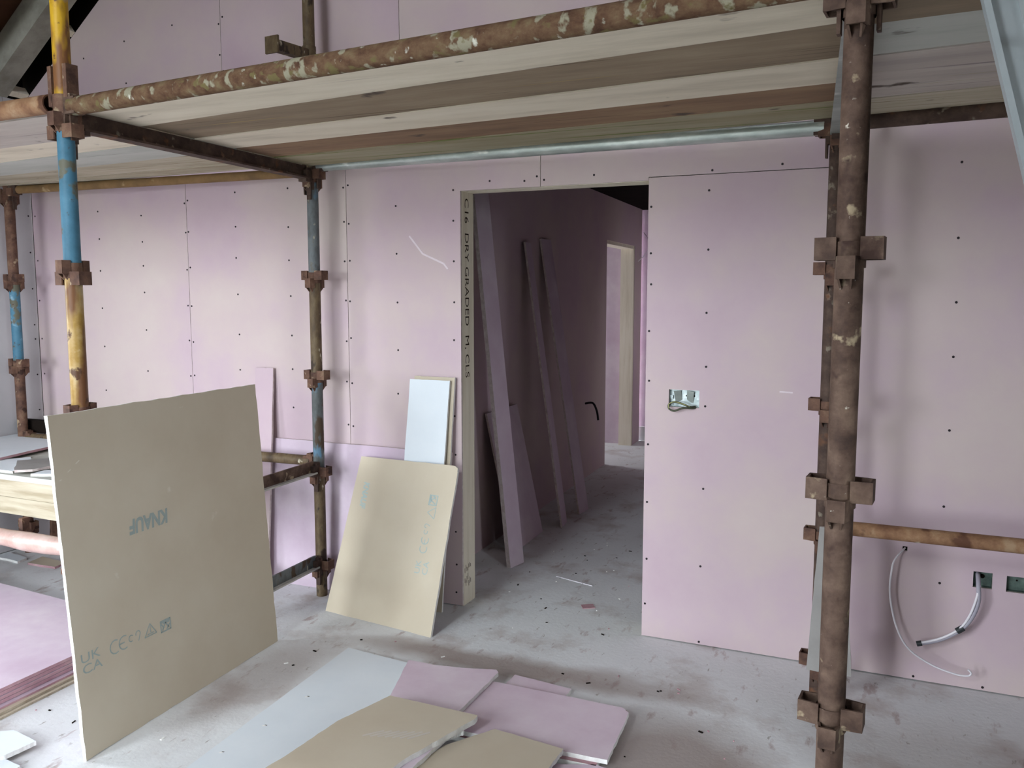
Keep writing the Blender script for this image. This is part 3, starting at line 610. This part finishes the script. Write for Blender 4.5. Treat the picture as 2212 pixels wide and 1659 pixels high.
# stack of full sheets at the left
for k in range(6):
    z = .0150 + k*.0165
    dx, dy = random.uniform(-.006, .006), random.uniform(-.006, .006)
    m = [pinkd, beige, rosyedge]
    lab = ('top', 'second from the top', 'third from the top', 'fourth from the top', 'fifth from the top', 'bottom')[5-k]
    xe = .712 if k > 1 else .735
    o = sheet('plasterboard_sheet', [(-1.05+dx, -2.45, z), (xe+dx, -2.45, z), (xe-.045+dx, -1.06+dy, z), (-1.05+dx, -.93+dy, z)], TH, m, 'pink sheet, %s of the flat stack at lower left' % lab, group='flat stack of pink sheets', jit=.001, sub=6, normal=(0,0,1))
for k, (xa, lab) in enumerate(((.772, 'thin tan strip on the floor against the sheet stack, upper'), (.790, 'thin tan strip on the floor against the sheet stack, lower'))):
    z = .022 - .012*k
    o = sheet('plasterboard_strip', [(xa-.035, -2.45, z), (xa, -2.45, z), (xa-.05, -1.42, z), (xa-.085, -1.42, z)], .0105, [beige, beige, timberx], lab, group='tan strips beside the sheet stack', sub=5, normal=(0,0,1))
# bottom left corner
flat([(.975,-2.215), (1.090,-2.150), (1.187,-2.160), (1.217,-2.265), (1.12,-2.38), (.95,-2.40)], .0182, [greyboard, beige, gyps], 'white offcut on the floor in the bottom left corner')
flat([(.83,-2.105), (.953,-2.013), (1.112,-2.036), (1.098,-2.152), (1.06,-2.25), (.88,-2.24)], .0366, [greyboard, beige, gyps], 'white offcut lying on another one at bottom left')

# low working platform in the far left corner, with boards and offcuts on it
def trestle(x, label):
    root = empty('trestle', (x, -.58, 0), label, 'trestle', 'low steel trestles')
    b = MB(); b.box((0, -.02, .532), (.06, .96, .036)); b.build('top_bar', rust2, root)
    for sx in (-1, 1):
        for sy in (-1, 1):
            b = MB(); b.beam((sx*.10, sy*.40, 0.0), (sx*.015, sy*.38, .515), .035, .035); b.build('leg', rust2, root)
    b = MB(); b.box((0, -.17, .405), (.05, 1.16, .03)); b.build('brace', rust2, root)
trestle(-1.05, 'red brown steel trestle under the left end of the low platform')
trestle(.42, 'red brown steel trestle hidden behind the tall upright board')
tb = empty('plastic_roll', (-.3, -1.19, .47), 'glossy pinkish roll in clear film under the pale timber beams at far left', 'roll')
b = MB(); b.tube([V((-1.0+.16*k, .01*math.sin(k*2.1), .006*math.cos(k*3.3))) for k in range(12)], [.047+.004*math.sin(k*1.7) for k in range(12)], 16); b.build('film_roll', plastic, tb)
b = MB(); b.box((.135, .09, .055), (.028, .04, .07)); b.build('strap_end', rust2, tb)
def beamthing(p, q, wd, ht, m, label, cat='timber beam', group=None, name='timber_beam'):
    b = MB(); p, q = V(p), V(q); mid = (p+q)/2; b.beam(p-mid, q-mid, wd, ht); o = b.build(name, m); o.location = mid
    return tag(o, label, cat, group)
gp = 'pale timber beams of the low platform'
beamthing((-1.30,-1.00,.598), (.80,-1.03,.598), .07, .094, timberx, 'lower pale timber beam at the far left, on the trestle', group=gp)
beamthing((-1.32,-.995,.695), (.80,-1.035,.695), .07, .096, timberx, 'upper pale timber beam at the far left', group=gp)
beamthing((-1.30,-.36,.598), (.48,-.36,.598), .07, .094, timberx, 'lower pale timber beam at the rear of the low platform', group=gp)
beamthing((-1.30,-.36,.695), (.48,-.36,.695), .07, .096, timberx, 'upper pale timber beam at the rear of the low platform', group=gp)
for k, (y0, y1) in enumerate(((-1.06, -.83), (-.825, -.60), (-.595, -.37))):
    b = MB(); b.box((0,0,0), (2.15, y1-y0, .030)); o = b.build('scaffold_board', bd_silver); o.location = (-.25, (y0+y1)/2, .7595)
    tag(o, ('front', 'middle', 'rear')[k] + ' dusty grey board of the low platform at far left', 'scaffold board', 'boards of the low platform')
o = sheet('plasterboard_sheet', [(-1.385,-.135,.806), (-.80,-.20,.806), (-.74,-.50,.806), (-.715,-.66,.806), (-.675,-.86,.806), (-1.385,-.92,.806)], TH, [greyboard, beige, rosyedge], 'large pale sheet lying on the low platform at far left', group='boards on the low platform', sub=5, normal=(0,0,1))
for pts, z, ms, lab in (([(-.74,-.905), (-.62,-.70), (-.38,-.86), (-.33,-1.03), (-.70,-1.04)], .789, [greyboard, beige, gyps], 'white offcut on the low platform in front of the pale sheet'),
                        ([(-.52,-.86), (-.40,-.72), (-.20,-.88), (-.21,-1.00), (-.28,-1.055)], .8035, [greyboard2, beige, dustyedge], 'grey offcut lying over the white one on the low platform'),
                        ([(-.50,-.60), (-.22,-.60), (-.12,-.80), (-.34,-.78)], .7895, [pinkd, beige, gyps], 'pink offcut at the right of the low platform offcuts'),
                        ([(-.19,-.93), (-.06,-.90), (-.04,-.99), (-.17,-1.04)], .7895, [greyboard, beige, gyps], 'small bright white offcut at the platform edge beside the tall board')):
    P = [V((x, y, z)) for x, y in pts]
    n = (P[1]-P[0]).cross(P[2]-P[1])
    if n.z < 0: P.reverse()
    sheet('plasterboard_offcut', P, TH, ms, lab, group='offcuts on the low platform', sub=4, jit=.004, normal=(0,0,1))
beamthing((-1.385,-.185,.865), (-.95,-.178,.865), .05, .085, dark, 'dark charred looking block behind the pale sheet at the far left', cat='timber block', name='timber_block')
# offcuts under the low platform and along the wall foot
for pts, z, ms, lab in (([(-1.36,-.36), (-1.12,-.40), (-1.10,-.48), (-1.34,-.46)], .0148, [greyboard, beige, gyps], 'white offcut on the floor below the low platform'),
                        ([(-1.05,-.34), (-.80,-.36), (-.78,-.46), (-1.02,-.47)], .0148, [beige, pinkd, rosyedge], 'brown offcut on the floor below the low platform'),
                        ([(-1.16,-.86), (-.98,-.88), (-.97,-.97), (-1.15,-.95)], .0148, [pinkd, beige, rosyedge], 'pink scrap on the floor at the far left edge, nearer the low platform'),
                        ([(-.92,-.86), (-.80,-.90), (-.83,-.93), (-.95,-.89)], .0148, [greyboard, beige, gyps], 'narrow white scrap behind the pink sheet stack')):
    P = [V((x, y, z)) for x, y in pts]
    if (P[1]-P[0]).cross(P[2]-P[1]).z < 0: P.reverse()
    sheet('plasterboard_offcut', P, TH, ms, lab, group='scraps below the low platform', sub=4, jit=.004, normal=(0,0,1))
# two short planks against the wall foot between the posts
for k in range(2):
    b = MB(); b.box((0,0,0), (.17, .26-.02*k, .060)); o = b.build('timber_plank', rosyedge if k else bd_grey); o.location = (.620 - .01*k, -.345, .031 + .061*k)
    tag(o, ('lower', 'upper')[k] + ' short dusty plank end lying by the wall foot behind the tall board', 'plank', 'planks at the wall foot')

# boards leaning in the corridor
def lean_corr(y0, y1, xb0, xb1, z, xt, label, m=None, th=TH):
    p0, p1 = V((xb0, y0, .001)), V((xb1, y1, .001)); t = V((xt - (xb0+xb1)/2, 0, z)); n = (p1-p0).cross(t).normalized()
    if n.x < 0: n = -n
    return sheet('plasterboard_sheet', [p0, p1, p1+t, p0+t], th, m or [pinkd, beige, dustyedge], label, group='boards leaning in the corridor', sub=6, origin=(p0+p1)/2, normal=n)
lean_corr(.732, .882, 1.908, 1.939, 2.66, 1.645, 'long pink strip leaning in the corridor, nearest the doorway', th=.03)
lean_corr(1.777, 1.95, 1.877, 1.851, 2.15, 1.555, 'long dark strip leaning in the corridor, second from the doorway')
lean_corr(2.193, 2.40, 1.870, 1.874, 2.20, 1.53, 'long dark strip leaning in the corridor, farthest from the doorway')
lean_corr(1.05, 1.62, 1.80, 1.78, .95, 1.58, 'low wide sheet leaning in the corridor behind the nearest strip')
lean_corr(.30, .62, 1.70, 1.70, 2.2, 1.635, 'wide dark sheet leaning just inside the doorway')

# ------------------------------------------------------------------ stencilled timber jamb
lettering('C16  DRY GRADED  M, CLS', .066, (DX0+.0002, .052, DZ-.03), (0,0,-1), (0,1,0), inkb, None, 'grade_stamp', sx=1.25)
gs = bpy.data.objects['grade_stamp']; gs.data.transform(Matrix.Translation(-dl.location)); gs.parent = dl; gs['label'] = 'black timber grading stamp running down the jamb'
for z0, z1 in ((.10, .16), (.20, .24)):
    b = MB()
    for k in range(7): b.box((DX0+.0005, .03+.012*k, random.uniform(z0, z1)), (.0006, .004, random.uniform(.015, .04)))
    o = b.build('stamp_marks', inkb); o.data.transform(Matrix.Translation(-dl.location)); o.parent = dl

# ------------------------------------------------------------------ electrical boxes and cables
def backbox(h, name, label, m, dep=.044, tabs=()):
    x0, x1, z0, z1 = h; root = empty(name, ((x0+x1)/2, .014, (z0+z1)/2), label, 'back box', 'electrical back boxes')
    w_, h_ = (x1-x0)/2-.002, (z1-z0)/2-.002
    b = MB(); t = .0015
    b.box((0, dep, 0), (2*w_, t, 2*h_))
    for s in (-1, 1):
        b.box((s*w_, dep/2, 0), (t, dep, 2*h_)); b.box((0, dep/2, s*h_), (2*w_, dep, t))
    b.build('shell', m, root)
    for x, z in tabs:
        b = MB(); b.box((x*w_, .006, z*h_), (.016, .0015, .018)); b.build('screw_lug', m, root)
    for x, z in ((-.45, .05), (.1, .05), (.62, .05)) if w_ > .05 else ((0, 0),):
        b = MB(); b.tube([(x*w_, dep-.001, z*h_+.01), (x*w_, dep-.0035, z*h_+.01)], .004 if w_ > .05 else .010, 10); b.build('knockout', dark, root)
    return root
# the stud void is deeper than the board, so a niche of dark backing is opened by sinking the boxes into it
for h in HOLES[:3]:
    pass
bb = backbox(HOLES[0], 'back_box', 'shiny double metal box at chest height right of the doorway', boxm, .017, ((-.92,.1), (.92,.1)))
for sx, rx in ((-.45, .25), (.35, -.35)):
    b = MB(); b.box((0,0,0), (.035, .0015, .06)); o = b.build('folded_tab', galv, bb); o.location = (sx*.075, .010, .008); o.rotation_euler = (.25, .35*sx, rx*.4)
backbox(HOLES[1], 'back_box', 'square single metal box low on the right wall with grey cable coming out', boxd, .017)
backbox(HOLES[2], 'back_box', 'double metal box low on the right wall at the picture edge', boxd, .017)
def cable(name, pts, r, m, label, n=8, cat='cable'):
    b = MB(); P = spline(pts, n); mid = P[0].copy(); b.tube([p-mid for p in P], r, 8); o = b.build(name, m); o.location = mid; return tag(o, label, cat)
c0 = cable('power_cable', [(3.222,.012,1.212), (3.20,-.012,1.212), (3.165,-.022,1.226), (3.128,-.025,1.234), (3.100,-.025,1.222), (3.100,-.026,1.200), (3.125,-.028,1.190), (3.152,-.030,1.200), (3.178,-.030,1.208), (3.215,-.016,1.206), (3.225,.008,1.206)], .0048, cabled, 'dark green cable looped out of the chest height box')
b = MB(); b.tube([p - c0.location + V((0,-.0042,.001)) for p in spline([(3.20,-.012,1.212), (3.165,-.022,1.226), (3.128,-.025,1.234), (3.100,-.025,1.222), (3.100,-.026,1.200)], 8)], .0018, 6); o = b.build('core', cabley, c0); o['label'] = 'yellow green inner core'
cable('aerial_cable', [(4.190,.010,.614), (4.180,-.03,.612), (4.150,-.07,.58), (4.138,-.085,.534), (4.135,-.085,.42), (4.166,-.085,.279), (4.221,-.083,.18), (4.314,-.08,.121), (4.407,-.08,.095), (4.460,-.08,.094), (4.475,-.08,.108), (4.462,-.078,.123)], .0042, cablew, 'thin white cable arcing from a small hole low on the right wall')
g = cable('conduit_cable', [(4.488,.020,.530), (4.486,-.02,.525), (4.486,-.05,.500), (4.488,-.062,.428), (4.465,-.064,.351), (4.421,-.062,.287), (4.347,-.06,.233), (4.262,-.06,.200)], .0095, cableg, 'thick grey cable hanging from the square box')
b = MB(); P = spline([(4.492,-.05,.500), (4.476,-.07,.428), (4.452,-.07,.351), (4.416,-.07,.294), (4.350,-.068,.243), (4.27,-.066,.208)], 8); b.tube([p - g.location for p in P], .0055, 8); o = b.build('white_core', cablew, g); o['label'] = 'paler thin cable bound to the grey one'
b = MB(); b.tube([V(p) - g.location for p in ((4.436,-.064,.304), (4.412,-.064,.284))], .0145, 10); b.build('tape_band', tape, g)
b = MB(); b.tube([V(p) - g.location for p in ((4.275,-.062,.206), (4.255,-.062,.199))], .0125, 10); b.build('tape_end', tape, g)
cable('loose_wire', [(1.55,5.2,2.44), (1.64,5.15,2.32), (1.60,5.1,2.20), (1.52,5.1,2.12)], .004, cablew, 'thin white wire dangling at the end of the corridor')
cable('corridor_cable', [(1.50,3.4,.74), (1.58,3.38,.75), (1.63,3.35,.68), (1.65,3.33,.60)], .010, tape, 'dark cable end sticking out of the corridor wall')

# ------------------------------------------------------------------ aluminium ladder
lt = V((4.182, -2.130, 2.532)); ldir = V((.082, -.13, -.388)).normalized(); foot = lt + ldir*((lt.z-.0)/-ldir.z)
lad = empty('ladder', foot, 'dull aluminium ladder leaning against the right platform at the picture edge', 'ladder')
top = lt - ldir*.75
wx = (V((1, -.06, 0)) - ldir*V((1, -.06, 0)).dot(ldir)).normalized(); wn = ldir.cross(wx)
if wn.y > 0: wn = -wn            # wn points towards the room
for k in range(2):
    o0 = wx*(.47*k)
    b = MB(); sgn = 1 if k == 0 else -1
    a, c = top - foot + o0, o0*1.0
    def strip(off, wdt, dep, dn): b.beam(a + wx*sgn*off + wn*dn, c + wx*sgn*off + wn*dn, wdt, dep, upv=wn)
    strip(.006, .012, .034, .004); strip(.036, .050, .008, -.012); strip(.064, .009, .016, -.008); strip(.090, .046, .008, -.012); strip(.117, .010, .030, .002)
    b.build('stile', alu, lad)
L = (top-foot).length
for i in range(int(L/.28)):
    p = -ldir*(.2 + .28*i)
    b = MB(); b.tube([p + wx*.10 - wn*.004, p + wx*.38 - wn*.004], .016, 12); b.build('rung', alu, lad)
b = MB(); q = -ldir*((2.235)/-ldir.z); b.beam(q + wx*.055 + wn*.004, q + wx*.22 + wn*.004 - ldir*.04, .006, .045, upv=wn); o = b.build('strap', rustdark, lad); o['label'] = 'brown strap round the stile'

# ------------------------------------------------------------------ litter on the floor
b = MB()
for _ in range(190):
    x, y = random.uniform(.8, 3.9), random.uniform(-2.3, 1.6)
    if y > -.5 and not (2.0 < x < 2.9): continue
    a = random.uniform(0, 6.28); l = random.choice((.006, .009, .012, .02)); wd = random.uniform(.003, .008)
    b.box((x, y, .0015), (l, wd, .004), (V((math.cos(a), math.sin(a), 0)), V((-math.sin(a), math.cos(a), 0)), ZZ), random.choice((0, 1, 2, 2)))
o = b.build('plaster_crumbs', [gyps, rosyedge, dark]); o['kind'] = 'stuff'; tag(o, 'tiny crumbs of plaster and paper scattered over the dusty floor', 'crumbs')
beamthing((2.235,.70,.003), (2.50,.62,.003), .004, .005, cablew, 'thin white straw lying on the floor in the doorway', cat='straw', name='straw')
o = flat([(2.54,.29), (2.60,.33), (2.63,.28), (2.57,.24)], .004, [rosyedge, beige, rosyedge], 'small brown paper scrap on the floor in the doorway', th=.003, sub=2, jit=.002)
